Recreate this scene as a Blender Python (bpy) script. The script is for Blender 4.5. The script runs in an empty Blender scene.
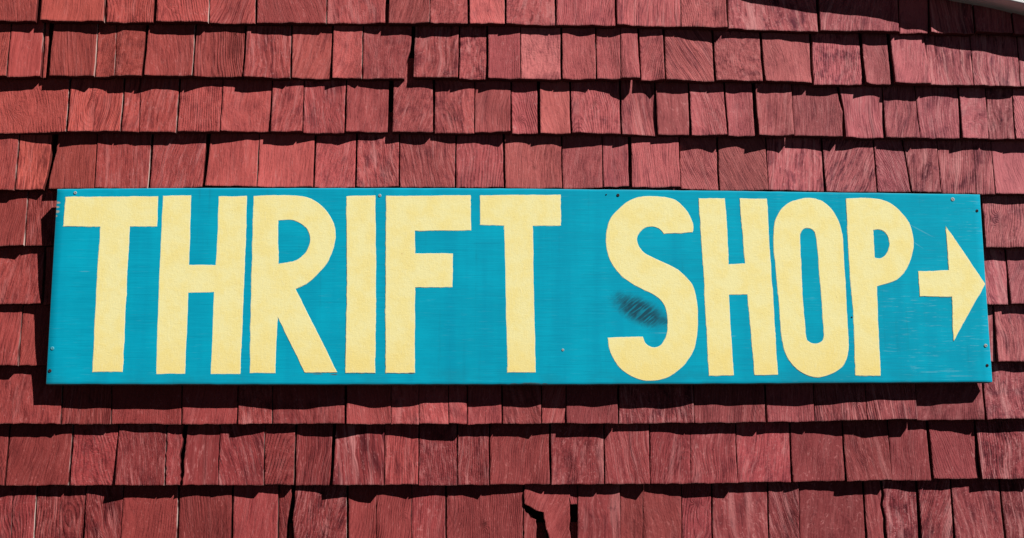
import bpy, bmesh, math, random
import numpy as np
from mathutils import Vector, Matrix
from mathutils.geometry import tessellate_polygon

S = bpy.context.scene
COL = S.collection

# ------------------------------------------------------------------ camera
CAM = np.array([-0.2047, -3.1424, -0.5395])
YAW, PITCH, ROLL, FPX = 0.0552, 0.1849, -0.0074, 1400.0

def basis():
    cy, sy, cp, sp = math.cos(YAW), math.sin(YAW), math.cos(PITCH), math.sin(PITCH)
    f = np.array([sy*cp, cy*cp, sp]); r = np.array([cy, -sy, 0.0]); u = np.cross(r, f)
    cr, sr = math.cos(ROLL), math.sin(ROLL)
    return r*cr + u*sr, u*cr - r*sr, f
RR, UU, FF = basis()

def W(px, py, y):
    """point (x, z) of the plane at depth y that was measured at photo position px, py"""
    d = FF*FPX + RR*(px-512.0) - UU*(py-269.0)
    t = (y-CAM[1])/d[1]
    p = CAM + d*t
    return float(p[0]), float(p[2])

cam_d = bpy.data.cameras.new('camera'); cam = bpy.data.objects.new('camera', cam_d); COL.objects.link(cam)
cam_d.sensor_width = 36.0; cam_d.lens = FPX/1024*36; cam_d.clip_start = 0.05; cam_d.clip_end = 2000
M = Matrix(((RR[0], UU[0], -FF[0], CAM[0]), (RR[1], UU[1], -FF[1], CAM[1]), (RR[2], UU[2], -FF[2], CAM[2]), (0, 0, 0, 1)))
cam.matrix_world = M
S.camera = cam

# ------------------------------------------------------------------ light
HX, KZ = 0.96, 1.20                                  # slopes of the sunlight: from the upper right
sv = Vector((HX, -1.0, KZ)).normalized()
elev = math.asin(sv.z); az = math.atan2(sv.x, sv.y)
sd = bpy.data.lights.new('sun', 'SUN'); sun = bpy.data.objects.new('sun', sd); COL.objects.link(sun)
sd.energy = 5.0; sd.angle = math.radians(0.5); sd.color = (1.0, 0.975, 0.935)
sun.rotation_euler = sv.to_track_quat('Z', 'Y').to_euler(); sun.location = (4, -5, 5)
w = bpy.data.worlds.new('World'); S.world = w; w.use_nodes = True
nt = w.node_tree; bg = nt.nodes['Background']
sky = nt.nodes.new('ShaderNodeTexSky'); sky.sky_type = 'NISHITA'; sky.sun_disc = False
sky.sun_elevation = elev; sky.sun_rotation = az; sky.air_density = 0.15; sky.dust_density = 0.1; sky.altitude = 5000; sky.ozone_density = 0.2
nt.links.new(sky.outputs[0], bg.inputs[0]); bg.inputs[1].default_value = 0.05
S.view_settings.view_transform = 'Standard'; S.view_settings.look = 'None'
S.view_settings.exposure = 0; S.view_settings.gamma = 1

# ------------------------------------------------------------------ shader helpers
class NT:
    def __init__(s, name):
        s.m = bpy.data.materials.new(name); s.m.use_nodes = True
        s.t = s.m.node_tree; s.b = s.t.nodes['Principled BSDF']
    def n(s, typ, **kw):
        x = s.t.nodes.new(typ)
        for k, v in kw.items(): setattr(x, k, v)
        return x
    def set(s, sock, v):
        if hasattr(v, 'is_linked') or isinstance(v, bpy.types.NodeSocket): s.t.links.new(v, sock)
        elif isinstance(v, (tuple, list)) and len(v) == 3 and sock.type == 'RGBA': sock.default_value = (*v, 1)
        else: sock.default_value = v
    def math(s, op, a, b=0.0, c=0.0, clamp=False):
        x = s.n('ShaderNodeMath', operation=op, use_clamp=clamp)
        s.set(x.inputs[0], a); s.set(x.inputs[1], b); s.set(x.inputs[2], c); return x.outputs[0]
    def mul(s, a, b): return s.math('MULTIPLY', a, b)
    def add(s, a, b): return s.math('ADD', a, b)
    def mix(s, f, a, b, blend='MIX'):
        x = s.n('ShaderNodeMix', data_type='RGBA', blend_type=blend)
        s.set(x.inputs[0], f); s.set(x.inputs[6], a); s.set(x.inputs[7], b); return x.outputs[2]
    def ramp(s, f, pts):
        x = s.n('ShaderNodeValToRGB'); cr = x.color_ramp
        while len(cr.elements) < len(pts): cr.elements.new(0.5)
        for e, (p, v) in zip(cr.elements, pts):
            e.position = p; e.color = (v, v, v, 1) if not isinstance(v, tuple) else (*v, 1)
        s.set(x.inputs[0], f); return x.outputs[0]
    def mapr(s, v, a, b, c=0.0, d=1.0, smooth=True):
        x = s.n('ShaderNodeMapRange', interpolation_type='SMOOTHSTEP' if smooth else 'LINEAR')
        s.set(x.inputs[0], v)
        for i, q in zip((1, 2, 3, 4), (a, b, c, d)): s.set(x.inputs[i], q)
        return x.outputs[0]
    def vscale(s, v, sc, off=(0, 0, 0), rot=(0, 0, 0)):
        x = s.n('ShaderNodeMapping'); s.set(x.inputs[0], v)
        x.inputs['Scale'].default_value = sc; x.inputs['Location'].default_value = off; x.inputs['Rotation'].default_value = rot
        return x.outputs[0]
    def noise(s, v, scale, detail=2.0, rough=0.55, dist=0.0):
        x = s.n('ShaderNodeTexNoise'); s.set(x.inputs['Vector'], v)
        x.inputs['Scale'].default_value = scale; x.inputs['Detail'].default_value = detail
        x.inputs['Roughness'].default_value = rough; x.inputs['Distortion'].default_value = dist
        return x.outputs[0]
    def attr(s, name, out='Fac'):
        x = s.n('ShaderNodeAttribute', attribute_name=name); return x.outputs[out]
    def bump(s, h, dist, strength=1.0, normal=None):
        x = s.n('ShaderNodeBump'); s.set(x.inputs['Height'], h)
        x.inputs['Distance'].default_value = dist; x.inputs['Strength'].default_value = strength
        if normal is not None: s.t.links.new(normal, x.inputs['Normal'])
        return x.outputs[0]
    def done(s, base, rough=0.7, spec=0.25, normal=None):
        s.set(s.b.inputs['Base Color'], base); s.set(s.b.inputs['Roughness'], rough)
        s.set(s.b.inputs['Specular IOR Level'], spec)
        if normal is not None: s.t.links.new(normal, s.b.inputs['Normal'])
        return s.m

def mat_shingle():
    m = NT('weathered red shingle paint')
    G = m.attr('grain', 'Vector'); ring = m.attr('ring'); tint = m.attr('tint', 'Color')
    age = m.attr('age'); wear = m.attr('wear'); hole = m.attr('hole')
    fib = m.noise(m.vscale(G, (330, 22, 1)), 1.0, 3.0, 0.6)
    fib2 = m.noise(m.vscale(G, (700, 60, 1), (3, 1, 5)), 1.0, 2.0, 0.6)
    stk = m.noise(m.vscale(G, (80, 6, 1), (5, 2, 0)), 1.0, 3.0, 0.55)
    mot = m.noise(m.vscale(G, (34, 16, 1), (1, 7, 3)), 1.0, 5.0, 0.62)
    flk = m.noise(m.vscale(G, (330, 190, 1), (9, 4, 2)), 1.0, 3.0, 0.65)
    rr = m.add(ring, m.mul(stk, 0.9))
    fr = m.math('FRACT', rr)
    rs = m.attr('rs'); tx = m.attr('tx')
    palec = m.mix(age, (0.56, 0.170, 0.155), (0.62, 0.29, 0.29))
    mot2 = m.noise(m.vscale(G, (120, 42, 1), (2, 5, 8)), 1.0, 4.0, 0.65)
    late = m.ramp(fr, [(0.0, 0.25), (0.12, 0.0), (0.45, 0.12), (0.82, 1.0), (0.93, 0.8), (1.0, 0.25)])
    # colour: fibres and late wood darken, chalky weathering lightens
    c = m.mix(m.mul(m.mul(late, rs), m.mapr(mot, 0.35, 0.65, 0.2, 0.9)), tint, m.mix(1.0, tint, (0.50, 0.40, 0.46), 'MULTIPLY'))
    c = m.mix(m.mul(tx, m.mapr(fib, 0.47, 0.66, 0.0, 0.8)), c, m.mix(1.0, c, (0.50, 0.42, 0.45), 'MULTIPLY'))
    dark = m.mul(m.math('MAXIMUM', m.mul(m.mapr(mot, 0.48, 0.66), m.mapr(mot2, 0.3, 0.6, 0.4, 1.0)), m.mul(m.mapr(mot2, 0.55, 0.72), 0.8)), m.add(m.mul(age, 0.7), 0.42))
    c = m.mix(m.math('MULTIPLY', dark, tx, 0, True), c, m.mix(1.0, c, (0.36, 0.34, 0.44), 'MULTIPLY'))
    pale = m.mul(m.mapr(flk, 0.56, 0.74), m.add(m.mul(age, 0.6), 0.26))
    c = m.mix(m.math('MULTIPLY', pale, tx, 0, True), c, palec)
    pale2 = m.mul(m.mapr(stk, 0.55, 0.72), m.add(m.mul(age, 0.35), 0.34))
    c = m.mix(m.math('MULTIPLY', pale2, tx, 0, True), c, palec)
    mid = m.noise(m.vscale(G, (170, 15, 1), (6, 3, 4)), 1.0, 4.0, 0.62)
    cur = m.noise(m.vscale(G, (190, 75, 1), (2, 9, 6)), 1.0, 3.0, 0.6, 1.2)
    c = m.mix(m.math('MULTIPLY', m.mapr(mid, 0.52, 0.70, 0.0, 0.75), tx, 0, True), c, m.mix(1.0, c, (0.46, 0.42, 0.48), 'MULTIPLY'))
    c = m.mix(m.mul(m.mapr(mid, 0.50, 0.32), m.mul(tx, m.add(m.mul(age, 0.35), 0.25))), c, palec)
    c = m.mix(m.mul(m.mapr(cur, 0.56, 0.70), m.mapr(mot, 0.42, 0.58, 0.1, 0.55)), c, m.mix(1.0, c, (0.45, 0.40, 0.48), 'MULTIPLY'))
    c = m.mix(m.mul(m.mapr(cur, 0.44, 0.30), m.mapr(mot, 0.58, 0.42, 0.1, 0.5)), c, palec)
    c = m.mix(m.mul(wear, m.mapr(fib, 0.30, 0.55, 0.35, 1.0)), c, (0.62, 0.40, 0.37))
    c = m.mix(hole, c, (0.02, 0.006, 0.006))
    h = m.add(m.add(m.mul(fib, 0.75), m.mul(m.mul(late, rs), m.add(m.mul(mot, 1.4), -0.1))), m.add(m.mul(fib2, 0.35), m.mul(stk, 0.6)))
    h = m.add(h, m.add(m.mul(flk, 0.3), m.add(m.mul(mid, 1.1), m.mul(cur, 0.6))))
    nrm = m.bump(h, 0.0022, 0.9)
    return m.done(c, m.mapr(mot, 0.3, 0.7, 0.7, 0.9), 0.07, nrm)

def mat_shingle_edge():
    m = NT('shingle edge wood')
    G = m.attr('grain', 'Vector'); tint = m.attr('tint', 'Color'); wear = m.attr('wear')
    n = m.noise(m.vscale(G, (60, 14, 1)), 1.0, 4.0, 0.6)
    c = m.mix(m.mul(wear, m.mapr(n, 0.40, 0.58)), m.mix(0.7, tint, (0.04, 0.010, 0.010)), (0.72, 0.52, 0.46))  # edge colour pulled towards black, deepening the shade in gaps and under butts
    return m.done(c, 0.85, 0.15, m.bump(n, 0.001, 0.6))

def mat_plain(name, col, rough=0.7, nscale=60, var=0.25, bump=0.0005, spec=0.25, metal=0.0):
    m = NT(name)
    tc = m.n('ShaderNodeTexCoord').outputs['Object']
    n = m.noise(tc, nscale, 4.0, 0.6)
    dk = tuple(v*(1-var) for v in col)
    c = m.mix(m.mapr(n, 0.35, 0.68), col, dk)
    m.b.inputs['Metallic'].default_value = metal
    return m.done(c, rough, spec, m.bump(n, bump, 0.6))

# ------------------------------------------------------------------ object helpers
def link(name, verts, faces, mats, parent=None, mat_idx=None, smooth=None, loc=None):
    me = bpy.data.meshes.new(name)
    me.from_pydata(verts, [], faces); 
    for m in mats: me.materials.append(m)
    if mat_idx is not None: me.polygons.foreach_set('material_index', mat_idx)
    if smooth is not None: me.polygons.foreach_set('use_smooth', smooth)
    me.update()
    o = bpy.data.objects.new(name, me); COL.objects.link(o)
    if parent: o.parent = parent
    if loc: o.location = loc
    return o

def empty(name, label, cat, loc=(0, 0, 0)):
    o = bpy.data.objects.new(name, None); COL.objects.link(o); o.location = loc
    o.empty_display_size = 0.1
    o['label'] = label; o['category'] = cat
    return o

def bm_obj(name, bm, mats, parent=None, smooth=False):
    me = bpy.data.meshes.new(name); bmesh.ops.recalc_face_normals(bm, faces=bm.faces[:])
    bm.to_mesh(me); bm.free()
    for m in mats: me.materials.append(m)
    if smooth:
        for p in me.polygons: p.use_smooth = True
    o = bpy.data.objects.new(name, me); COL.objects.link(o)
    if parent: o.parent = parent
    return o

# value noise, vectorised
def _hash(ix, iy, seed):
    n = (ix.astype(np.int64)*374761393 + iy.astype(np.int64)*668265263 + int(seed)*1274126177) & 0x7fffffff
    n = ((n ^ (n >> 13))*1103515245) & 0x7fffffff
    n = ((n ^ (n >> 16))*1103515245 + 12345) & 0x7fffffff
    return (n ^ (n >> 15))/float(0x7fffffff)
def vnoise(x, y, seed):
    ix = np.floor(x); iy = np.floor(y); fx = x-ix; fy = y-iy
    fx = fx*fx*(3-2*fx); fy = fy*fy*(3-2*fy)
    a = _hash(ix, iy, seed); b = _hash(ix+1, iy, seed); c = _hash(ix, iy+1, seed); d = _hash(ix+1, iy+1, seed)
    return (a*(1-fx)+b*fx)*(1-fy) + (c*(1-fx)+d*fx)*fy - 0.5
def sstep(a, b, x):
    t = np.clip((x-a)/(b-a), 0, 1); return t*t*(3-2*t)

# ------------------------------------------------------------------ shingle survey (photo measurements)
# butt line of each course: (px, py) ...
BUTT = {
 0: [(-250, 20.6), (0, 21), (100, 22), (200, 23), (400, 23.2), (500, 24.5), (600, 26), (700, 28), (800, 30.5), (900, 32.6), (1000, 34.6), (1290, 41)],
 1: [(-250, 76), (0, 77), (200, 77), (400, 78), (600, 79.8), (750, 82), (824, 84), (960, 85.6), (1000, 86.6), (1290, 92)],
 2: [(-250, 132), (0, 132.2), (300, 132.2), (400, 132.6), (600, 134.3), (730, 136), (800, 136.8), (960, 138.5), (1024, 139.2), (1290, 143)],
 3: [(-250, 189), (0, 189), (200, 188), (600, 187.8), (750, 189.8), (880, 192), (990, 193.6), (1290, 197)],
 4: [(-250, 246), (0, 245.4), (500, 245), (1000, 247.6), (1290, 250)],
 5: [(-250, 304), (0, 303.5), (500, 303.6), (1000, 304.2), (1290, 305)],
 6: [(-250, 366), (0, 365), (500, 365), (1000, 361.2), (1290, 359)],
 7: [(-250, 424.5), (0, 424.2), (200, 424.2), (400, 424), (600, 423.5), (780, 422.4), (900, 420), (1024, 418.6), (1290, 413)],
 8: [(-250, 485.5), (0, 485.3), (400, 485), (600, 484), (780, 482), (850, 480.4), (1024, 478.8), (1290, 473)],
 9: [(-250, 548), (0, 547), (400, 546.5), (600, 545), (800, 543), (1024, 539), (1290, 533)],
}
# joints between shingles: (x at the course above, x at the butt, gap width [, gap width at the butt]); width < 0.9 is a crack
JOINT = {
 0: [(42, 38.5, 5), (106.5, 105.5, 2), (156.5, 155, 3.5), (209.6, 209.2, 1), (256.8, 256.2, 2.4), (327.2, 326.6, 1.5), (388.6, 386.8, 4), (430, 430, 1),
     (468.5, 468.5, 2.4), (505.5, 505.5, 2), (555.7, 555.8, 2), (615, 616, 2.4), (680, 681, 1), (726, 727.3, 2.4), (817, 819, 2.4), (897.5, 899, 1.6), (927.5, 929.3, 1.6), (971, 974, 1.5)],
 1: [(11.3, 7.2, 1.3), (44.5, 41, 1.5), (51.5, 47.5, 5), (98.2, 95.7, 1), (116.2, 115.5, .7), (147.8, 144, 3), (196, 193.5, 2), (246.3, 243.4, 2), (292, 291, 2), (332.8, 331.6, 2), (363.2, 362, 1.2),
     (413, 409, 4), (459.5, 458.5, 1.5), (487.3, 487.3, 2), (520.5, 520.5, 1), (561.3, 561.4, 2), (595.5, 596, 1.7), (620, 620, .5), (638, 640, 2.5), (663.5, 665, 2.5), (712.5, 715, 2), (760.5, 763.5, 2.7),
     (810.5, 812.5, 2.7), (860, 863.5, 3), (888, 892, 3.2), (923.5, 929, 1.5), (970, 973, .7), (1017, 1020.5, 1.6)],
 2: [(-8, -9, 2), (70.5, 67.5, 2.5), (124.5, 121.5, 2), (139.8, 139.6, .7), (180, 177, 2), (223.5, 220.5, 1.3), (272.5, 270.5, 1.3), (304, 303, 1), (346.5, 345.2, 2), (391.5, 390, 5), (434, 434, 2.2), (474.6, 474.6, 1),
     (511, 511, 1.2, 2.5), (538.5, 539, 3), (570, 571, 2), (620, 621, 2), (655, 657.5, 1), (688.5, 690.5, 1.7), (724, 727, 2.2), (753, 756, 3.7), (791, 793, 1.6), (838.5, 842, 3), (882.5, 885, .8), (914.5, 919, 1.7),
     (958.5, 961, 1.2), (985.5, 988, 1.6, .5), (1012, 1014, 1.2)],
 3: [(19.5, 15, 1.6), (53, 47, 5.5), (97.5, 95.3, 1.3), (152.5, 148.5, 2.5), (209, 204.5, 4), (259.5, 257.5, 1), (315.5, 314, 1.7), (357, 356, 2), (399.5, 399.5, 1.5), (456, 455.5, 1.6), (503.5, 504.5, 2.2), (561.5, 562.5, 1.5),
     (602, 603, 1.3), (629.5, 630, 3.5), (679, 680.5, 1.7), (717.5, 719.5, 1.7), (765.5, 768, 1.5), (821.5, 825, 1.7), (873.5, 876.5, 1.7), (902, 911, 1.5), (937, 941, 1.3), (973, 976, .5), (991, 995, .8)],
 4: [(-22, -24, 1.6), (28, 24.5, 1.2), (60, 58, 2), (981, 984, 1.6), (1042, 1045, 2)],
 5: [(-15, -17, 2), (45, 42, 2), (957, 960, 2), (1005.8, 1010.5, 1.5), (1050, 1054, 1.8)],
 6: [(-25, -28, 1.5), (23, 19, 1.1), (64, 61, 2), (952, 955, 2), (994, 997, .8), (1036, 1040, 2)],
 7: [(-20, -23, 1.6), (63, 61.5, 1.2), (111.6, 111.2, 1), (182.2, 181.8, 1.4), (238.3, 238, 1.3), (272.6, 272.4, 1), (346, 346, 2.5), (391, 391, .9), (419, 419, .5), (448.5, 448.7, .7), (467.3, 467.3, 1), (502, 502, 1.6),
     (541.2, 541.3, 1.3), (566.2, 566.2, 1), (618, 618.4, 2.5), (693.2, 693.6, 1), (764, 766, 2.5), (812.5, 814.2, 1.3), (863.5, 865.5, .7), (913.5, 916.2, 2), (981.5, 984, 2.4), (1041, 1045, 2)],
 8: [(10, 6, 1.4), (73, 69.5, 1.8), (119, 116, 1.5), (167, 165.5, 1.6), (183, 182, 1.6), (220, 218.5, 1), (264.6, 264, 1), (296, 294.5, 2), (334.5, 331.5, 3.4), (384.5, 384.5, .8), (419, 418.5, 1.2), (457.5, 457, 1.3),
     (489.7, 489.5, 1.6), (550, 550.5, 2.2), (604, 604.3, 1.5), (649.5, 650, 2), (690, 690, .5), (735.5, 737, 1.5), (790, 792, 1.8), (842.5, 845.5, 1.2), (887.5, 891.5, 1.5), (927.5, 932, 2.5), (975, 980, 1.5), (1030, 1035, 2)],
 9: [(12.5, 12, .6), (37, 35, 1.5), (86, 84, 1.2), (124, 121, 1.2), (178.5, 177, 2), (233, 232, 1.8), (278.5, 278, 1.3), (293.5, 290, 4), (347.5, 348, 2.5), (376, 376, .6), (411.7, 411.7, .8), (446, 446, 1.8), (523.4, 523.2, 1.2),
     (535, 540, 6), (573.6, 573.6, 8), (620, 620, 1), (642.5, 642.5, .5), (681.5, 681.5, 1.2), (711.6, 711.6, 1.8), (768, 768.5, 1.3), (799, 799.5, 1.7), (863.5, 866.5, 1.8), (882.5, 885.5, 2), (917, 921.5, 2), (950.5, 953.5, 1.3), (999.5, 1004.5, 2)],
}
# joints whose two sides have their own crooked outline: (course, joint) -> right side of the left shingle, left side of the right shingle
CROOK = {
 (1, 11): ([(411.2, 40), (410.2, 50), (407.5, 58), (405.5, 66), (404.3, 78)], [(415.2, 30), (414.2, 50), (413.6, 79)]),
 (3, 1): ([(50.5, 135), (50, 150), (48.5, 165), (46.5, 178), (43.5, 189)], [(57, 135), (56, 150), (53.5, 165), (51, 178), (50, 189)]),
 (2, 21): ([(838, 86), (839.5, 100), (842, 112), (841, 125), (840, 137)], [(840.5, 86), (842.5, 100), (844.3, 112), (844, 125), (844, 138)]),
 (8, 4): ([(182, 430), (181.5, 446), (179.5, 456), (181, 468), (181, 486)], [(186.5, 430), (186, 446), (184.5, 458), (185.5, 472), (183.5, 486)]),
 (9, 7): ([(291.2, 497), (288.5, 511), (286.6, 525), (286.4, 548)], [(295.2, 488), (294.8, 505), (293, 520), (294, 531), (295.5, 548)]),
 (9, 13): ([(524.4, 488), (524.4, 511.6), (527.5, 513.2), (530, 517.6), (533.5, 515.6), (535.8, 519), (536.8, 527), (535.8, 540), (535.5, 548)],
           [(524.5, 488), (524.8, 504.5), (529, 506), (535.8, 511.2), (542.5, 511.4), (544.8, 524), (548.6, 538), (549.5, 548)]),
 (9, 22): ([(881.5, 480), (882.7, 495), (880.8, 505), (883.2, 518), (882.8, 530), (884.5, 545)], [(883.8, 480), (885.2, 495), (883.2, 505), (885.6, 518), (885.4, 530), (886.8, 545)]),
}
# knots: (px, py, radius in mm, number of rings, hole 0..1)
KNOTS = [(66, 1, 9, 4, 0), (136, 20, 6, 3, .1), (172, 3, 10, 5, .1), (177, 14, 5, 3, .4), (456, 9, 7, 4, 0), (488, 7, 7, 4, 0), (541, 18, 9, 4, 0), (128, 68, 9, 4, 0), (235, 33, 4, 2, 1), (268, 69, 6, 3, 0), (295.5, 74, 2.6, 1, 1),
 (449, 66, 7, 3, .3), (531, 48, 9, 4, 0), (698, 51, 3, 1, .8), (741.5, 70.5, 3.4, 1, 1), (785, 62, 14, 4, .2), (93, 96, 9, 4, .3), (16, 108, 16, 4, 0), (262, 102, 7, 3, .1), (521, 118, 9, 4, 0), (595, 103, 6, 3, .5), (670, 117, 10, 5, 0),
 (749, 119, 9, 4, .1), (366, 165, 8, 4, .1), (534, 168, 12, 4, .4), (590, 180, 10, 4, .1), (784, 172, 9, 4, .3), (884, 184, 8, 5, .2), (931, 160, 10, 4, 0), (705, 165, 12, 4, 0), (857, 125, 6, 3, 0), (60, 118, 1.6, 1, .6), (24.5, 47, 3, 1, .4),
 (998, 222, 15, 6, 0), (966, 250, 16, 6, 0), (993, 399, 14, 6, 0), (855, 399, 12, 4, 0), (630, 402, 14, 3, 0), (32, 465, 7, 3, 0), (93, 447, 6, 3, 0), (637, 474, 8, 5, .1), (767, 466, 8, 3, 0), (866, 470, 14, 4, 0), (630, 445, 8, 3, 0),
 (485, 524, 8, 3, .7), (695, 500, 9, 4, 0), (974, 532, 12, 6, 0), (831, 534, 7, 4, 0), (264, 521, 9, 4, .1), (404, 515, 7, 3, 0), (605, 522, 9, 3, 0), (100, 530, 14, 3, 0), (500, 448, 8, 3, 0), (575, 465, 9, 3, 0), (353, 455, 6, 3, 0), (418, 440, 6, 2, 0)]

# joints whose sunlit side shows as a pale line of bare wood
LIT = {(0, 1), (0, 3), (0, 4), (0, 5), (0, 7), (0, 9), (1, 1), (1, 3), (1, 4), (1, 6), (1, 8), (1, 10), (2, 1), (2, 4), (2, 2), (3, 3), (3, 9), (8, 1), (8, 3), (8, 6), (9, 4), (9, 8), (9, 1), (9, 12), (7, 8), (8, 12), (1, 16), (4, 1)}
YB, STEP = 0.0260, 0.0225                      # how far a butt stands out, how much the taper takes back by the next course
def butt_px(c, x):
    p = BUTT[c]; return float(np.interp(x, [a for a, _ in p], [b for _, b in p]))

MS, ME = mat_shingle(), mat_shingle_edge()
RAKE = None
def tri(r): return r.uniform(-1, 1)*0.6 + r.gauss(0, 0.35)

class Course:
    def __init__(s): s.V = []; s.F = []; s.MI = []; s.SM = []; s.A = {k: [] for k in ('grain', 'ring', 'tint', 'age', 'wear', 'hole', 'rs', 'tx')}; s.n = 0
    def grid(s, X, Y, Z, at, mi, smooth, flip=False):
        r, c = X.shape
        idx = np.arange(r*c).reshape(r, c)+s.n
        q = np.stack([idx[:-1, :-1], idx[:-1, 1:], idx[1:, 1:], idx[1:, :-1]], -1).reshape(-1, 4)
        if flip: q = q[:, ::-1]
        s.V.append(np.stack([X, Y, Z], -1).reshape(-1, 3)); s.F.append(q); s.n += r*c
        s.MI.append(np.full(len(q), mi)); s.SM.append(np.full(len(q), smooth))
        for k, v in at.items():
            s.A[k].append(np.asarray(v).reshape(r*c, -1) if np.ndim(v) > 2 else np.asarray(v).reshape(-1))
    def build(s, parent, name='shingle_course'):
        V = np.concatenate(s.V); F = np.concatenate(s.F)
        if RAKE is not None:
            top = RAKE[1] + (V[:, 0]-RAKE[0])*RAKE[2] + 0.03
            V[:, 2] = np.minimum(V[:, 2], top)
        o = link(name, V.tolist(), F.tolist(), [MS, ME], parent, np.concatenate(s.MI).astype(np.int32), np.concatenate(s.SM).astype(bool))
        me = o.data
        for k in ('ring', 'age', 'wear', 'hole', 'rs', 'tx'):
            me.attributes.new(k, 'FLOAT', 'POINT').data.foreach_set('value', np.concatenate(s.A[k]).astype(np.float32))
        me.attributes.new('grain', 'FLOAT_VECTOR', 'POINT').data.foreach_set('vector', np.concatenate(s.A['grain']).astype(np.float32).ravel())
        t = np.concatenate(s.A['tint']); t = np.concatenate([t, np.ones((len(t), 1))], 1)
        me.attributes.new('tint', 'FLOAT_COLOR', 'POINT').data.foreach_set('color', t.astype(np.float32).ravel())
        return o

def poly_world(poly):
    q = sorted([W(px, py, -0.016) for px, py in poly], key=lambda a: a[1])
    return [a[1] for a in q], [a[0] for a in q]

def add_shingle(C, xl, xr, zbl, zbr, ztop, P, seed, keep=None, crookL=None, crookR=None, res=0.0032, dy=None, pxpos=(0.5, 0.5), proud=0.0, lit=None, splint=False):
    """xl, xr: (x at butt, x at the course above); zbl, zbr: butt height at the two sides; keep carries the shape of a cracked shingle's first half"""
    r = random.Random(seed)
    if keep is None:
        K = dict(dy=r.gauss(0, 0.0034) if dy is None else dy, tilt=tri(r)*0.0062, cup=r.gauss(0.0022, 0.0022), curl=abs(r.gauss(0, 0.0030)), sd=r.randrange(1 << 20),
                 u0=tri(r)*0.11, d0=r.uniform(0.012, 0.045), sl=r.uniform(-0.22, 0.22), sk=r.gauss(0, 0.16), sp=r.uniform(0.0032, 0.0062),
                 tv=r.gauss(0, 1), tw=r.gauss(0, 1), x0=xl[0], wd=max(0.03, xr[0]-xl[0]), jit=r.gauss(0, 0.0008), jr=r.gauss(0, 0.0006), rs=max(0.05, r.gauss(0.26, 0.32)), tx=min(1.25, max(0.15, r.gauss(0.72, 0.34))), gx=math.exp(r.gauss(-0.1, 0.4)), gz=math.exp(r.gauss(0, 0.35)))
    else:
        K = dict(keep); K['tv'] += r.gauss(0, 0.3); K['dy'] += r.gauss(0, 0.0004)
    sd = K['sd']
    if proud: K['dy'] += proud
    wmax = max(xr[0]-xl[0], xr[1]-xl[1], 0.006)
    nu = max(4, int(wmax/res)); edge = min(0.0009/wmax, 0.12)
    u = np.concatenate([[0], np.linspace(edge, 1-edge, nu), [1]])
    v = np.concatenate([[0, 0.0009], np.arange(0.0009+res, P+0.012, res), np.linspace(P+0.016, P*1.38, 5)])
    uu, vv = np.meshgrid(u, v)
    zb = zbl + (zbr-zbl)*uu + K['jit'] + K['jr']*(uu-0.5)*2
    x_lo = xl[0] + (xr[0]-xl[0])*uu
    rag = (vnoise(x_lo/0.0035, x_lo*0, sd+1)*0.0009 + vnoise(x_lo/0.016, x_lo*0+3, sd+2)*0.0018)*np.exp(-vv/0.008)
    Z = zb + vv + rag
    tt = (Z-np.minimum(zbl, zbr))/P
    XL = xl[0] + (xl[1]-xl[0])*tt; XR = xr[0] + (xr[1]-xr[0])*tt
    if crookL is not None: XL = np.interp(Z, *poly_world(crookL))
    if crookR is not None: XR = np.interp(Z, *poly_world(crookR))
    XR = np.maximum(XR, XL+0.0004)
    jag = 0.0030 if (crookL is not None or crookR is not None) and splint else 0.0
    wv = lambda s_, q: vnoise(Z/0.035, Z*0+s_, sd+5)*0.0011 + vnoise(Z/0.008, Z*0+s_, sd+6)*(q or 0.0005)
    XL = XL + wv(1.0, jag); XR = XR + wv(9.0, jag)
    X = XL + (XR-XL)*uu
    un = np.clip((X-K['x0'])/K['wd'], -0.2, 1.2)
    fade = np.clip(1-vv/(1.5*P), 0, 1)
    out = YB + K['dy']*fade - STEP*vv/P
    out = out + (K['tilt']*(un-0.5)*2 + K['cup']*((2*un-1)**2-0.33))*fade + K['curl']*np.exp(-vv/0.028)
    out = out + vnoise(X/0.038, Z/0.07, sd+7)*0.0062*fade + vnoise(X/0.016, Z/0.05, sd+8)*0.0011 + vnoise(X/0.006, Z/0.035, sd+9)*0.0005
    # grain field
    gu = X-K['x0']-K['wd']*0.5 + K['sk']*vv + vnoise(X/0.05, Z/0.06, sd+11)*0.010
    ring = np.sqrt((gu-K['u0'])**2 + (K['d0']+K['sl']*vv+vnoise(X/0.04, Z/0.05, sd+12)*0.014)**2)/K['sp']
    hole = np.zeros_like(X)
    for (kx, kz, kr, kn, kh) in KN:
        if kx < X.min()-0.03 or kx > X.max()+0.03 or kz < Z.min()-0.03 or kz > zbl+P+0.02: continue
        a, b = X-kx, (Z-kz)*0.8
        d2 = a*a+b*b
        g = np.exp(-d2/(2*(kr*0.62)**2))
        ring = ring + kn*g
        gu = gu + np.sign(a+1e-9)*0.004*np.exp(-d2/(2*(kr*1.4)**2))*np.minimum(1, np.abs(a)/0.003)
        out = out + 0.0009*np.exp(-d2/(2*(kr*1.1)**2)) - kh*0.0016*np.exp(-d2/(2*(kr*0.3)**2))
        hole = np.maximum(hole, kh*np.exp(-d2/(2*(kr*0.33)**2)))
    rim = ((uu == 0) | (uu == 1) | (vv == 0))
    out = out - np.where(rim, 0.0008, 0)
    Y = -out
    G = np.stack([gu*K['gx'] + (sd % 31)*0.77, vv*K['gz'] + (sd % 97)*0.31, np.full_like(X, (sd % 53)*0.37)], -1)
    # tint of the paint by place on the wall: chalkier to the upper right, deeper red lower down
    fx, fy = pxpos; a_ = min(1, max(0, fx*1.3-0.3))
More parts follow.
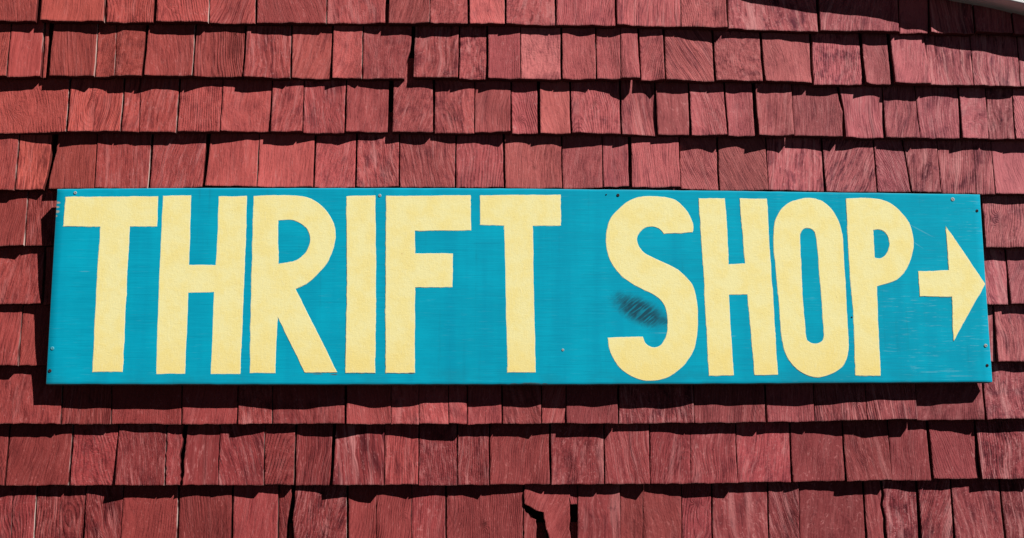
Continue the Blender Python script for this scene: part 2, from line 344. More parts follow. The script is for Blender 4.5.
    t0 = np.array([0.435, 0.080, 0.068]); t1 = np.array([0.455, 0.134, 0.146]); t2 = np.array([0.270, 0.040, 0.042])*(1-0.22*a_)
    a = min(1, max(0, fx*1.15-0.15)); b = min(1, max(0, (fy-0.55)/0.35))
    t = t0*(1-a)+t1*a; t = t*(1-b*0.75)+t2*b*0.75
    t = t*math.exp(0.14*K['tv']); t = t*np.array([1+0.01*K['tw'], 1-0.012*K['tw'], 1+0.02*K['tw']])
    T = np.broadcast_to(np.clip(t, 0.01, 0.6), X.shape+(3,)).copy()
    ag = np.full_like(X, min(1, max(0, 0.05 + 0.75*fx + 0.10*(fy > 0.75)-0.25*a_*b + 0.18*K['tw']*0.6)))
    wear = np.where(vv < 0.0005, 0.35, 0.0)*(vnoise(X/0.02, Z*0, sd+20) > -0.1) + np.where((uu == 1), 0.5*(lit if lit is not None else 0.0), 0.0)*(vnoise(Z/0.03, Z*0, sd+21) > -0.15)
    ones = np.ones_like(X)
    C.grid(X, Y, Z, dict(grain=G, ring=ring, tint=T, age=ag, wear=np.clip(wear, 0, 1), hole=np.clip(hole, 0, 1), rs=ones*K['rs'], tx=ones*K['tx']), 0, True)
    # sides and butt
    th = 0.020
    def strip(sel, flip, wr, dk=1.0):
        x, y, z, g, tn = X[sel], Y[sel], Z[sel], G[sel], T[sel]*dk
        bx = np.stack([x, x]); by = np.stack([y, y+th]); bz = np.stack([z, z])
        g2 = np.stack([g, g+np.array([0.011, 0, 0])]); n0 = np.zeros_like(bx)
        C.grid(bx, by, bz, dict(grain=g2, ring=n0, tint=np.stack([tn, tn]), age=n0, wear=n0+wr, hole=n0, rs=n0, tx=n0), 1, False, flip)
    rw = random.Random(seed+77)
    strip((slice(None), 0), False, 0.0)
    strip((slice(None), -1), True, lit if lit is not None else 0.0)
    strip((0, slice(None)), True, 0.0, 0.3)  # butt tint darkened: the underside's shade is put into its colour
    return K

KN = []
for (px, py, rmm, n, h) in KNOTS:
    x, z = W(px, py, -0.014); KN.append((x, z, rmm/1000, n, h))

# rake line of the gable roof (lower front edge), measured at the top right corner
ax, az_ = W(1009, 0, -0.092); bx_, bz_ = W(1040, 7.0, -0.092)
RAKE = (ax, az_, (bz_-az_)/(bx_-ax))

wall = empty('shingle_wall', 'red painted wooden shingle wall of a building behind the turquoise sign', 'wall', (0, 0, 0))

# courses outside the frame continue the same spacing
def extend(c_from, c_to, dpy):
    BUTT[c_to] = [(x, y+dpy) for x, y in BUTT[c_from]]
extend(0, -1, -56); extend(-1, -2, -55); extend(-2, -3, -55); extend(-3, -4, -54)
extend(9, 10, 62); extend(10, 11, 62); extend(11, 12, 63); extend(12, 13, 63)
XMIN, XMAX = -210, 1250
for c in sorted(BUTT):
    if c == -4: top_line = [(x, y-54) for x, y in BUTT[c]]
    else: top_line = BUTT[c-1]
    J = []
    rj = random.Random(500+c)
    listed = [tuple(j) if len(j) == 4 else (*j, j[2]) for j in JOINT.get(c, [])]
    # fill everything not surveyed (off frame, behind the sign) with shingles of ordinary widths
    def fill(a, b, skew):
        out = []; x = a
        while True:
            x += rj.uniform(36, 68)
            if x > b-26: break
            s = skew(x); out.append((x+s, x-s, rj.uniform(1.0, 2.6), rj.uniform(1.0, 2.6)))
        return out
    skew = lambda x: (450-x)/450*1.4
    if not listed: J = fill(XMIN, XMAX, skew)
    else:
        J = fill(XMIN, listed[0][1], skew)
        for i, j in enumerate(listed):
            J.append((*j, i))
            if i+1 < len(listed) and listed[i+1][1]-j[1] > 120 and c in (4, 5, 6):
                J += fill(j[1], listed[i+1][1], skew)
        J += fill(listed[-1][1], XMAX, skew)
    C = Course()
    K = None
    yt = lambda x: float(np.interp(x, [a for a, _ in top_line], [b for _, b in top_line]))
    seq = [(XMIN, XMIN, 0, 0)] + J + [(XMAX, XMAX, 0, 0)]
    seen = -1 <= c <= 9
    for i in range(len(seq)-1):
        a, b = seq[i], seq[i+1]
        lt, lb = a[0]+a[2]/2, a[1]+a[3]/2
        rt, rb = b[0]-b[2]/2, b[1]-b[3]/2
        yl, yr = butt_px(c, lb), butt_px(c, rb)
        x1, z1 = W(lb, yl, -0.024); x2, z2 = W(rb, yr, -0.024)
        x3, z3 = W(lt, yt(lt), -0.006); x4, z4 = W(rt, yt(rt), -0.006)
        P = (z3+z4)/2-(z1+z2)/2
        keep = K if (0 < a[2] < 0.75 and K is not None) else None
        cl = CROOK[(c, a[4])][1] if len(a) > 4 and (c, a[4]) in CROOK else None
        cr = CROOK[(c, b[4])][0] if len(b) > 4 and (c, b[4]) in CROOK else None
        mid = (lb+rb)/2
        inframe = seen and -70 < mid < 1095
        proud = 0.0045 if a[2] >= 3 else (-0.0015 if b[2] >= 3 else 0.0)
        if len(b) > 4 and (c, b[4]) in LIT: lit = 1.0
        else: lit = rj.choice([0, 0, 0.25, 0.5]) if b[2] < 3 else 0.0
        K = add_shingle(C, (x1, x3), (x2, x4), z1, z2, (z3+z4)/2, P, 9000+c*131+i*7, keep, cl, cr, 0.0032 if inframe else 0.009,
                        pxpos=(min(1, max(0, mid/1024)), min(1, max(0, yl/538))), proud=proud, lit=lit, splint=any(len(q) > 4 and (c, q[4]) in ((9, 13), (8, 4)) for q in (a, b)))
    if c == 9:                                   # stub of the lower layer showing in the wide slot
        x1, z1 = W(570.2, 504.5, -0.010); x2, z2 = W(577.0, 504.5, -0.010)
        add_shingle(C, (x1, x1), (x2, x2), z1, z2, z1+0.1, 0.1, 4242, dy=-0.017, pxpos=(0.55, 0.9))
    o = C.build(wall)

# boarding behind the shingles
msh = mat_plain('dark red sheathing', (0.05, 0.012, 0.012), 0.9, 30, 0.4)
x0, x1 = W(XMIN, 300, 0)[0]+0.003, W(XMAX, 300, 0)[0]-0.003
GZ = CAM[2]-1.6
def boxbm(bm, lo, hi, mi=0, bev=0.0):
    r = bmesh.ops.create_cube(bm, size=1)
    for v in r['verts']:
        v.co = Vector([(lo[k]+hi[k])/2 + v.co[k]*(hi[k]-lo[k]) for k in range(3)])
    if bev:
        es = list({e for v in r['verts'] for e in v.link_edges})
        bmesh.ops.bevel(bm, geom=es, offset=bev, segments=2, affect='EDGES', profile=0.5)
zr = lambda x: RAKE[1] + (x-RAKE[0])*RAKE[2]
bm = bmesh.new()
pts = [(x0, GZ), (x1, GZ), (x1, zr(x1)+0.03), (x0, zr(x0)+0.03)]
fr = [bm.verts.new((x, 0.022, z)) for x, z in pts]; bk = [bm.verts.new((x, 0.12, z)) for x, z in pts]
bm.faces.new(fr); bm.faces.new(bk[::-1])
for i in range(4): bm.faces.new((fr[i], bk[i], bk[(i+1) % 4], fr[(i+1) % 4]))
bm_obj('sheathing', bm, [msh], wall)

# ------------------------------------------------------------------ gable roof edge
roof = empty('gable_roof', 'white painted roof edge sloping across the upper right corner above the wall', 'roof', (ax, -0.092, az_))
mw = mat_plain('white trim paint', (0.78, 0.79, 0.78), 0.55, 25, 0.08, 0.0004)
mg = mat_plain('grey roofing', (0.09, 0.09, 0.10), 0.9, 90, 0.4, 0.002)
def slope_prism(x_a, x_b, y_f, y_b, z_lo, z_hi):
    bm = bmesh.new()
    vs = []
    for x in (x_a, x_b):
        z = (x-ax)*RAKE[2]
        vs.append([bm.verts.new((x-ax, y+0.092, z+dz)) for y, dz in ((y_f, z_lo), (y_b, z_lo), (y_b, z_hi), (y_f, z_hi))])
    a, b = vs
    bm.faces.new(a); bm.faces.new(b[::-1])
    for i in range(4): bm.faces.new((a[i], b[i], b[(i+1) % 4], a[(i+1) % 4]))
    bmesh.ops.recalc_face_normals(bm, faces=bm.faces[:])
    bmesh.ops.bevel(bm, geom=bm.edges[:], offset=0.0015, segments=2, affect='EDGES')
    return bm
XL_, XR_ = x0-0.02, x1+0.15
bm_obj('rake_board', slope_prism(XL_, XR_, -0.092, -0.060, 0.0, 0.150), [mw], roof)
bm_obj('soffit_board', slope_prism(XL_, XR_, -0.0595, 0.10, 0.004, 0.020), [mw], roof)
bm_obj('roofing', slope_prism(XL_, XR_, -0.115, 0.60, 0.153, 0.175), [mg], roof)

# ------------------------------------------------------------------ the sign
YS = -0.061
cx, cz = W(518, 287, YS)
sign = empty('thrift_shop_sign', 'turquoise plywood sign with yellow painted words THRIFT SHOP and an arrow', 'sign', (cx, YS, cz))
def L(px, py, y=YS):
    x, z = W(px, py, y); return x-cx, z-cz

def mat_board():
    m = NT('turquoise sign paint')
    tc = m.n('ShaderNodeTexCoord').outputs['Object']
    sep = m.n('ShaderNodeSeparateXYZ'); m.set(sep.inputs[0], tc)
    X, Z = sep.outputs[0], sep.outputs[2]
    rim = m.attr('rim')
    grain = m.noise(m.vscale(tc, (9, 1, 330)), 1.0, 3.0, 0.6)
    grain2 = m.noise(m.vscale(tc, (30, 1, 900), (3, 0, 1)), 1.0, 2.0, 0.6)
    band = m.noise(m.vscale(tc, (16, 1, 1.2)), 1.0, 3.0, 0.6)
    blot = m.noise(m.vscale(tc, (5, 1, 11)), 1.0, 6.0, 0.65)
    c = m.mix(m.mapr(blot, 0.35, 0.65), (0.0, 0.425, 0.605), (0.0, 0.365, 0.530))
    c = m.mix(m.mapr(band, 0.40, 0.66, 0, 0.55), c, (0.0, 0.320, 0.490))
    c = m.mix(m.mapr(grain, 0.50, 0.74, 0, 0.35), c, (0.004, 0.48, 0.66))
    c = m.mix(m.mapr(grain, 0.48, 0.28, 0, 0.55), c, (0.0, 0.29, 0.44))
    run = m.noise(m.vscale(tc, (60, 1, 2.2), (2, 0, 3)), 1.0, 4.0, 0.65)
    c = m.mix(m.mul(m.mapr(run, 0.56, 0.74), m.mapr(blot, 0.42, 0.6, 0.1, 0.5)), c, (0.004, 0.25, 0.36))
    low = m.mapr(Z, -0.17, -0.218)
    c = m.mix(m.mul(low, m.mapr(blot, 0.40, 0.62, 0.05, 0.5)), c, (0.01, 0.26, 0.36))
    # chalky wear towards the arrow end, in short horizontal scratches
    scr = m.noise(m.vscale(tc, (22, 1, 260), (4, 0, 7)), 1.0, 4.0, 0.7)
    east = m.mapr(X, 0.35, 0.95, 0.0, 1.0)
    patch = m.mapr(m.noise(tc, 6.0, 3.0, 0.6), 0.38, 0.62)
    c = m.mix(m.mul(m.mul(m.mapr(scr, 0.55, 0.75), m.add(m.mul(east, 0.30), 0.06)), m.add(m.mul(patch, 0.9), 0.1)), c, (0.42, 0.66, 0.72))
    def ell(px, py, rx, rz, rot=0.0, soft=0.6, wob=0.0):
        a, b = L(px, py)
        k = m.n('ShaderNodeMapping', vector_type='TEXTURE'); m.set(k.inputs[0], tc)
        k.inputs['Location'].default_value = (a, 0, b); k.inputs['Rotation'].default_value = (0, rot, 0); k.inputs['Scale'].default_value = (rx, 1, rz)
        flat = m.n('ShaderNodeVectorMath', operation='MULTIPLY'); m.set(flat.inputs[0], k.outputs[0]); flat.inputs[1].default_value = (1, 0, 1)
        ln = m.n('ShaderNodeVectorMath', operation='LENGTH'); m.set(ln.inputs[0], flat.outputs[0])
        d = ln.outputs['Value']
        if wob:
            d = m.add(d, m.mul(m.math('SUBTRACT', m.noise(tc, 160, 3.0, 0.6), 0.5), wob))
        return m.mapr(d, 1.0-soft, 1.0+soft, 1.0, 0.0)
    # dark scuff left of the S, rubbed in slanting strokes
    hat = m.noise(m.vscale(m.vscale(tc, (1, 1, 1), (0, 0, 0), (0, math.radians(40), 0)), (26, 1, 190)), 1.0, 2.0, 0.5)
    sc = m.math('MAXIMUM', m.math('MAXIMUM', ell(640, 311, 0.056, 0.025, math.radians(27), 0.5, 0.5), m.mul(ell(622, 299, 0.016, 0.013, math.radians(45), 0.7, 0.6), 0.7)), m.mul(ell(660, 320, 0.026, 0.011, math.radians(15), 0.6, 0.6), 0.75))
    sc = m.mul(sc, m.mapr(hat, 0.66, 0.46, 0.50, 1.0))
    c = m.mix(m.mul(sc, 0.95), c, (0.014, 0.065, 0.100))
    # bare wood where the paint chipped, dark dots
    ch = ell(57.6, 202.6, 0.0055, 0.0022, 0, 0.4, 0.8)
    for q in ((57.2, 207, .004, .002), (56.5, 211.5, .006, .003), (55.6, 216, .0035, .002)):
        ch = m.math('MAXIMUM', ch, ell(*q, 0, 0.4, 0.8))
    c = m.mix(ch, c, (0.62, 0.52, 0.42))
    br = ell(530, 383.6, 0.020, 0.0022, 0, 0.5, 0.9)
    for q in ((514, 383.9, .009, .0016), (545, 383.8, .006, .0014), (318, 373.9, .010, .0012), (334, 374.5, .007, .0014), (411, 373.6, .006, .001)):
        br = m.math('MAXIMUM', br, ell(*q, 0, 0.5, 0.9))
    c = m.mix(m.mul(br, 0.75), c, (0.10, 0.055, 0.03))
    wh = ell(950, 371, 0.028, 0.0012, 0.0, 0.5, 1.2)
    for q in ((960, 376, .030, .0010), (930, 372, .02, .0012), (920, 230, .03, .0012, .5), (915, 243, .02, .001, .6), (85, 271.5, .010, .0009), (668, 333, .03, .0012), (730, 336, .012, .0012)):
        wh = m.math('MAXIMUM', wh, ell(*(q if len(q) == 5 else (*q, 0.0)), 0.5, 1.2))
    c = m.mix(m.mul(wh, 0.13), c, (0.52, 0.74, 0.78))
    c = m.mix(m.mul(rim, m.mapr(blot, 0.36, 0.6, 0.35, 0.95)), c, (0.16, 0.50, 0.60))
    h = m.add(m.mul(grain, 0.7), m.add(m.mul(grain2, 0.35), m.mul(scr, 0.3)))
    return m.done(c, m.mapr(grain, 0.3, 0.7, 0.6, 0.8), 0.08, m.bump(h, 0.0005, 0.6))

def mat_edge_ply():
    m = NT('sign board edge')
    tc = m.n('ShaderNodeTexCoord').outputs['Object']
    n = m.noise(m.vscale(tc, (20, 400, 20)), 1.0, 3.0, 0.6)
    return m.done(m.mix(m.mapr(n, 0.4, 0.62), (0.01, 0.16, 0.24), (0.16, 0.22, 0.22)), 0.8, 0.2, m.bump(n, 0.0005, 0.5))

def mat_letter():
    m = NT('yellow letter paint')
    tc = m.n('ShaderNodeTexCoord').outputs['Object']
    sep = m.n('ShaderNodeSeparateXYZ'); m.set(sep.inputs[0], tc)
    blot = m.noise(tc, 22.0, 5.0, 0.62)
    b1 = m.noise(m.vscale(tc, (70, 1, 170), (0, 0, 0), (0, 0.5, 0)), 1.0, 5.0, 0.7, 1.4)
    b2 = m.noise(m.vscale(tc, (240, 1, 60), (5, 0, 0), (0, 0.35, 0)), 1.0, 4.0, 0.7, 1.0)
    speck = m.noise(tc, 210.0, 3.0, 0.6)
    rimv = m.attr('rim')
    c = m.mix(m.mapr(blot, 0.38, 0.64), (1.0, 0.90, 0.43), (1.0, 0.85, 0.34))
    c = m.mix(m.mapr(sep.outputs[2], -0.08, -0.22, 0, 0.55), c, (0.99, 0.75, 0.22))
    c = m.mix(m.mapr(b1, 0.53, 0.72, 0, 0.30), c, (0.92, 0.68, 0.20))
    c = m.mix(m.mapr(b2, 0.54, 0.70, 0, 0.40), c, (0.99, 0.90, 0.50))
    c = m.mix(m.mul(m.mapr(speck, 0.63, 0.74), m.mapr(blot, 0.50, 0.66, 0.05, 0.75)), c, (0.62, 0.40, 0.17))
    c = m.mix(m.mul(m.mapr(speck, 0.37, 0.27), m.mapr(blot, 0.50, 0.36, 0.0, 0.35)), c, (0.55, 0.66, 0.36))
    c = m.mix(m.mul(m.mapr(rimv, 0.1, 1.0), 0.7), c, (0.99, 0.91, 0.56))
    c = m.mix(m.mul(m.mapr(rimv, -0.2, -0.9), m.mapr(blot, 0.4, 0.6, 0.25, 0.85)), c, (0.025, 0.20, 0.25))
    h = m.add(m.add(m.mul(b1, 0.8), m.mul(b2, 0.7)), m.mul(blot, 0.6))
    return m.done(c, 0.55, 0.2, m.bump(h, 0.0008, 0.65))

MB_, MEP, ML = mat_board(), mat_edge_ply(), mat_letter()

TOP = [(57.2, 188.9), (120, 188.3), (230, 188), (400, 188), (500, 188.4), (590, 189.3), (740, 190.9), (824, 192.2), (900, 193.2), (979.9, 194.4)]
BOT = [(45.9, 384), (230, 384.3), (400, 384.3), (590, 384.2), (740, 383.5), (824, 382.8), (900, 382.4), (992.6, 382)]
def board():
    tp = [L(*p) for p in TOP]; bt = [L(*p) for p in BOT]
    nu, nv = 240, 40
    xt = np.linspace(tp[0][0], tp[-1][0], nu+1); xb = np.linspace(bt[0][0], bt[-1][0], nu+1)
    zt = np.interp(xt, [p[0] for p in tp], [p[1] for p in tp]); zb = np.interp(xb, [p[0] for p in bt], [p[1] for p in bt])
    zt = zt + vnoise(xt/0.02, xt*0, 3)*0.0006; zb = zb + vnoise(xb/0.02, xb*0, 4)*0.0008
    t = np.concatenate([[0, 0.003], np.linspace(0.012, 0.988, nv), [0.997, 1]])[:, None]
    X = xb[None]*(1-t)+xt[None]*t; Z = zb[None]*(1-t)+zt[None]*t
    ex = 0.0012
    X[:, 1] = X[:, 0]+ex; X[:, -2] = X[:, -1]-ex
    Y = vnoise(X/0.35, Z/0.3, 5)*0.0014
    rim = np.zeros_like(X); rim[0] = 1; rim[-1] = 1; rim[:, 0] = 1; rim[:, -1] = 1
    Y = Y + rim*0.0011
    r, c = X.shape; idx = np.arange(r*c).reshape(r, c)
    V = np.stack([X, Y, Z], -1).reshape(-1, 3); F = np.stack([idx[:-1, :-1], idx[:-1, 1:], idx[1:, 1:], idx[1:, :-1]], -1).reshape(-1, 4).tolist()
    MI = [0]*len(F); SM = [True]*len(F); RM = rim.ravel().tolist()
    loop = idx[0, :].tolist() + idx[1:, -1].tolist() + idx[-1, -2::-1].tolist() + idx[-2:0:-1, 0].tolist()
    n0 = len(V); lv = V[loop]; V2 = np.concatenate([V, lv, lv + np.array([0, 0.0265, 0])]); n = len(loop)
    RM += [0.0]*(2*n)
    for i in range(n):
        j = (i+1) % n; F.append([n0+i, n0+n+i, n0+n+j, n0+j]); MI.append(1); SM.append(False)
    F.append([n0+n+i for i in range(n)]); MI.append(1); SM.append(False)
    o = link('board', V2.tolist(), F, [MB_, MEP], sign, MI, SM)
    o.data.attributes.new('rim', 'FLOAT', 'POINT').data.foreach_set('value', np.array(RM, np.float32))
    return o
board()

def smooth_outline(pts, seed):
    """round the gently turning corners of an outline, keep the sharp ones, and give the brushed edge a little wobble"""
    n = len(pts); P = [np.array(p, float) for p in pts]; corner = []
    for i in range(n):
        a = P[i]-P[i-1]; b = P[(i+1) % n]-P[i]
        ang = abs(math.degrees(math.atan2(a[0]*b[1]-a[1]*b[0], a@b)))
        corner.append(ang > 42)
    out = []
    for i in range(n):
        p1, p2 = P[i], P[(i+1) % n]
        p0 = P[i-1] if not corner[i] else p1*2-p2 if corner[(i+1) % n] else p1
        p3 = P[(i+2) % n] if not corner[(i+1) % n] else p2
        if corner[i]: p0 = p1-(p2-p1)*0.3
        if corner[(i+1) % n]: p3 = p2+(p2-p1)*0.3
        d = np.linalg.norm(p2-p1); k = max(2, int(d/2.2))
        for s in range(k):
            t = s/k
            if corner[i] and corner[(i+1) % n]: q = p1*(1-t)+p2*t
            else:
                q = 0.5*((2*p1)+(-p0+p2)*t+(2*p0-5*p1+4*p2-p3)*t*t+(-p0+3*p1-3*p2+p3)*t**3)
            out.append(q)
    out = np.array(out)
    s = np.arange(len(out))
    wx = vnoise(s/5.0, s*0.0, seed)*0.5 + vnoise(s/1.3, s*0.0, seed+3)*0.26
    wy = vnoise(s/5.0, s*0.0+5, seed+1)*0.5 + vnoise(s/1.3, s*0.0, seed+4)*0.26
    return out + np.stack([wx, wy], 1)

def letter(name, loops, seed, label):
    lp = [smooth_outline(q, seed+10*i) for i, q in enumerate(loops)]
    w3 = [[Vector((*L(px, py), 0)) for px, py in q] for q in lp]
    # orient: outer ccw, holes cw
    def area(q): return sum(q[i].x*q[(i+1) % len(q)].y-q[(i+1) % len(q)].x*q[i].y for i in range(len(q)))
    for i, q in enumerate(w3):
        if (area(q) > 0) != (i == 0): q.reverse()
    T = 0.0007
    def inset(q, d):
        r = []
        for i in range(len(q)):
            t = (q[(i+1) % len(q)]-q[i-1]).normalized(); r.append(q[i]+Vector((-t.y, t.x, 0))*d)
        return r
    def dense(q): return q
    V, F, RM, MI = [], [], [], []
    inner = [inset(q, 0.0016) for q in w3]
    bev = [inset(q, 0.0004) for q in w3]
    tris = tessellate_polygon(inner)
    flat = [p for q in inner for p in q]
    V += [(p.x, -T, p.y) for p in flat]; RM += [0.0]*len(flat)
    for t in tris:
        a, b, c = (flat[i] for i in t)
        if (b-a).cross(c-a).z < 0: t = (t[0], t[2], t[1])
        F.append(list(t))
    def ring(o1, q1, y1, q2, y2, rm):
        b = len(V); n = len(q1)
        V.extend([(p.x, y1, p.y) for p in q1]); V.extend([(p.x, y2, p.y) for p in q2]); RM.extend([rm]*(2*n))
        for i in range(n):
            j = (i+1) % n; F.append([b+i, b+n+i, b+n+j, b+j])
    off = 0
    for q0, qb, qi in zip(w3, bev, inner):
        ring(0, qi, -T, qb, -T, 1.0); ring(0, qb, -T, q0, -T*0.55, 1.0); ring(0, q0, -T*0.55, q0, 0.0025, 0.3)
        rl = random.Random(seed)
        qo = [p-(a-p)*(rl.uniform(0.0, 0.9) if rl.random() < 0.75 else 0.0) for p, a in zip(q0, inset(q0, 0.0011))]
        ring(0, q0, -0.00035, qo, -0.00035, -1.0)
    o = link(name, V, F, [ML], sign)
    bm = bmesh.new(); bm.from_mesh(o.data); bmesh.ops.recalc_face_normals(bm, faces=[f for f in bm.faces if abs(f.normal.y) < 0.9]); bm.to_mesh(o.data); bm.free()
    o.data.attributes.new('rim', 'FLOAT', 'POINT').data.foreach_set('value', np.array(RM, np.float32))
    if label: o['label'] = label
    return o

T1 = [(65.6, 197.1), (110, 196.8), (158, 196.3), (157.2, 226.6), (129.8, 226.6), (126.5, 290), (122.8, 371.9), (92.3, 372), (96.3, 290), (100.5, 226.8), (63.4, 226.4)]
H1 = [(163, 195.9), (191.4, 195.4), (190.3, 230), (189, 265.1), (215.8, 265.1), (217.5, 230), (218.7, 196.3), (247.2, 196.1), (244, 285), (240.2, 373.9), (210.9, 374), (213.8, 292.2), (188.4, 292.8), (185.1, 373.9), (156.2, 374.1), (158.7, 290)]
R1 = [(253.4, 196.3), (269, 195.4), (288.6, 195.2), (304.2, 196.7), (316, 201.6), (325.7, 210.4), (332.5, 221.1), (335.5, 232.9), (333.5, 247.5), (327.7, 262.1), (317.9, 273.9), (308.1, 282.7), (295.4, 289.3), (315, 328), (337, 372.5), (304.6, 372.5), (277.5, 317.2), (276, 345), (275.3, 372.9), (249.9, 373.3), (250.3, 330), (251.2, 290)]
R1h = [(278.2, 220.5), (290.5, 219.8), (298.4, 222.1), (306.2, 228), (310.1, 236.8), (309.1, 245.5), (304.2, 254.3), (294.5, 261.2), (278.2, 264.1)]
I1 = [(346.4, 196.1), (375.3, 195.4), (375.9, 285), (374.9, 372.9), (345.2, 372.9), (346.8, 300), (346.6, 250)]
F1 = [(386, 196.1), (430, 195.7), (470.7, 195.4), (470.9, 230.5), (415, 230.7), (415, 253.4), (452.7, 253.4), (452.3, 287.1), (415, 287.5), (414.6, 372.9), (385.7, 372.9), (385.6, 290)]
T2 = [(480.1, 195.4), (520, 195), (560.7, 194.8), (560.7, 225.6), (532.8, 226), (534, 290), (535.7, 372.5), (507.4, 372.5), (505.4, 290), (503.9, 225.6), (480.1, 225)]
S1 = [(692.6, 232.5), (663.8, 233.8), (660.7, 229.9), (656.4, 227.4), (651.5, 226.4), (644.7, 228), (639.2, 232.9), (636.9, 238.7), (638.2, 245.5), (643.7, 252.4), (654.5, 258.2), (666.2, 263.5), (677.9, 270), (687.7, 278.8), (693.5, 287.5), (697, 302.6), (697.8, 318.2), (696.8, 335.8), (692.5, 352.4), (683.8, 365.1), (672, 374.8), (662.3, 379.1), (651.5, 380.7), (640.8, 379.7), (629, 374.8), (617.3, 365.1), (610.5, 352.4), (607.6, 337.7), (642.7, 337), (645.3, 343.2), (649.6, 346.5), (654.5, 347.5), (660.3, 345.5), (664.6, 339.7), (667.1, 329.9), (667.5, 318.2), (665.2, 307.5), (660.3, 299.6), (652.5, 293.8), (642.7, 289.3), (629, 281.7), (619.3, 273.9), (611.5, 263.1), (607.2, 251.4), (606, 239.7), (607.6, 226), (611.5, 217.2), (619.3, 208.4), (629, 201), (638.8, 197.1), (650.5, 196.3), (664.2, 197.3), (674, 199.6), (681.8, 205.5), (688.6, 214.3), (692.5, 223.1), (693.1, 228.9)]
H2 = [(698.6, 198.3), (723.8, 198.3), (725.4, 205), (728.7, 264.7), (744.9, 263.5), (739.4, 198.7), (766.8, 198.7), (772, 285), (777.9, 374.8), (754.5, 375.2), (747.2, 294.4), (728.7, 294.8), (733.6, 375.2), (708.6, 375.6), (704.3, 290)]
O1 = [(807.4, 198.1), (818.1, 199.6), (827.9, 205.5), (836.7, 217.2), (841.6, 230.9), (843.5, 249.5), (845.5, 290.5), (848, 329.9), (848.4, 345.5), (847, 357.3), (841.6, 367), (833.8, 372.9), (824, 376.4), (816.2, 377.2), (806.4, 374.8), (796.6, 369), (787.9, 358.2), (783, 345.5), (780.4, 328), (778.1, 294.8), (775.7, 269), (773.8, 249.5), (773.6, 229.9), (776.1, 218.2), (783, 207.5), (792.7, 201)]
O1h = [(807.4, 227.6), (812.7, 229.5), (815.8, 235.8), (818.1, 259.2), (820.5, 290.5), (823, 324), (823.6, 336.8), (821.6, 341.6), (817.5, 343.6), (812.7, 343.6), (808.4, 341.3), (805.8, 336.8), (804, 314.3), (802.1, 290.5), (800.2, 243.6), (800.3, 233.8), (802.9, 229.1)]
P1 = [(846, 198.7), (861, 198.1), (876.7, 199), (890.4, 203.6), (902.1, 213.3), (909.9, 225), (913.4, 239.7), (911.9, 255.3), (906, 269), (896.2, 279.7), (876.7, 286.6), (878, 320), (880.6, 375.8), (855.2, 375.8), (853.7, 324), (850.9, 288.5), (848.4, 255.3)]
P1h = [(872.8, 229.9), (879.6, 229.5), (885.5, 232.9), (889.2, 240.7), (888.8, 248.5), (885.5, 255.3), (879.6, 258.6), (874.4, 257.9)]
AR = [(945.5, 226.4), (964, 253), (985.2, 284.4), (970, 311), (953.3, 341.6), (951.9, 296.7), (919.7, 296.3), (918.1, 271.3), (949, 270.5), (947.5, 250)]
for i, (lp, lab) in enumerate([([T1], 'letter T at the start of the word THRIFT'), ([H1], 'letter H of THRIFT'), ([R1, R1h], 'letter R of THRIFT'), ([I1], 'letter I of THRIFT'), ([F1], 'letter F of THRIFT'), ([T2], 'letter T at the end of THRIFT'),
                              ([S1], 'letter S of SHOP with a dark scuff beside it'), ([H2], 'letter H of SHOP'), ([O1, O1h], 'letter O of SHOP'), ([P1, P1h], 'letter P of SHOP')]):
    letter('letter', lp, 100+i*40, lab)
letter('arrow', [AR], 900, 'yellow arrow pointing right')

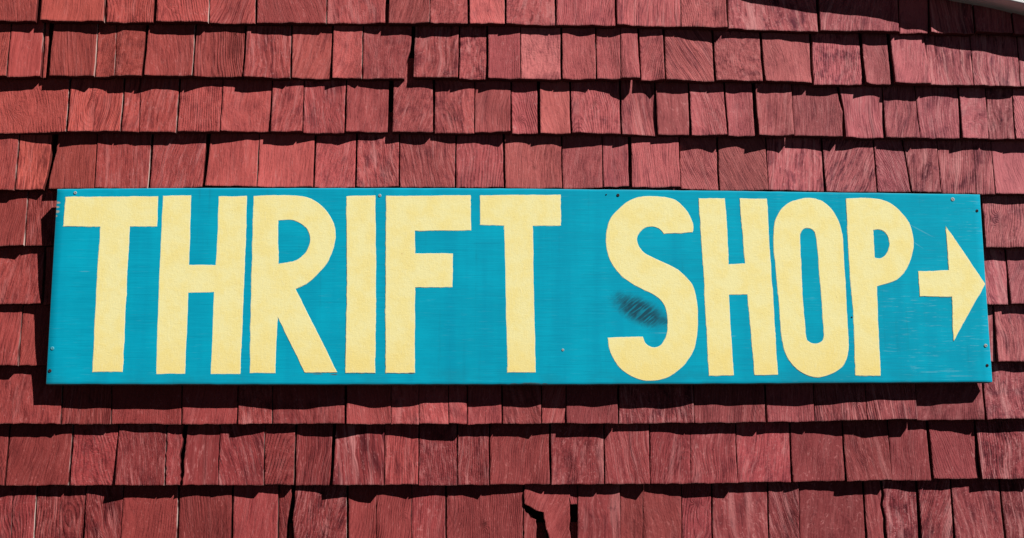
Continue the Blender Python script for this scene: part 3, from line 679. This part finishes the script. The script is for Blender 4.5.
# screws and nail heads
mz = mat_plain('zinc screw', (0.46, 0.48, 0.48), 0.55, 900, 0.4, 0.0001, 0.3, 0.0)
mp = mat_plain('painted screw', (0.10, 0.42, 0.52), 0.6, 900, 0.3, 0.0001)
mk = mat_plain('rusty nail head', (0.045, 0.03, 0.035), 0.8, 900, 0.3, 0.0001)
def screw(px, py, r, mat, sink=0.0, name='screw'):
    bm = bmesh.new()
    prof = [(r, 0.0012), (r, -0.0006), (r*0.86, -0.0013), (r*0.45, -0.0017)]
    n = 20; rings = []
    for rad, y in prof: rings.append([bm.verts.new((rad*math.cos(a*2*math.pi/n), y, rad*math.sin(a*2*math.pi/n))) for a in range(n)])
    for a, b in zip(rings[:-1], rings[1:]):
        for i in range(n): bm.faces.new((a[i], a[(i+1) % n], b[(i+1) % n], b[i]))
    # recessed cross slot: the top cap is a sunk star
    star = [bm.verts.new(((r*0.42 if i % 5 == 0 else r*0.12)*math.cos(i*2*math.pi/n), -0.0004 if i % 5 else -0.0012, (r*0.42 if i % 5 == 0 else r*0.12)*math.sin(i*2*math.pi/n))) for i in range(n)]
    for i in range(n): bm.faces.new((rings[-1][i], rings[-1][(i+1) % n], star[(i+1) % n], star[i]))
    bm.faces.new(star)
    o = bm_obj(name, bm, [mat], sign); a, b = L(px, py); o.location = (a, sink, b); o.rotation_euler = (0, random.Random(int(px)).uniform(0, 3), 0)
    return o
for q in ((75.3, 192.8, .0036, mz), (379.8, 195.6, .0036, mz), (562.8, 350, .0030, mz), (952.6, 199.4, .0046, mz), (985.6, 345.6, .0040, mz), (52.4, 348.4, .0040, mp)): screw(*q)
for q in ((49.8, 370.8, .0038, mk), (618, 195.2, .0036, mk), (606.2, 194.6, .0016, mk), (977, 210.8, .0034, mk), (987.2, 365.4, .0034, mk), (851.7, 317.2, .0018, mk)): screw(*q, name='nail_head')

# ------------------------------------------------------------------ ground
def mat_ground():
    m = NT('gravel ground'); tc = m.n('ShaderNodeTexCoord').outputs['Object']
    n = m.noise(tc, 3.0, 6.0, 0.6); v = m.noise(tc, 60.0, 3.0, 0.6)
    c = m.mix(m.mapr(n, 0.35, 0.65), (0.040, 0.034, 0.028), (0.026, 0.024, 0.020))
    c = m.mix(m.mapr(v, 0.5, 0.7), c, (0.055, 0.05, 0.045))
    return m.done(c, 0.9, 0.2, m.bump(v, 0.02, 0.6))
bm = bmesh.new(); bmesh.ops.create_grid(bm, x_segments=8, y_segments=8, size=600)
g = bm_obj('ground', bm, [mat_ground()]); g.location = (0, 0, GZ); g['kind'] = 'structure'
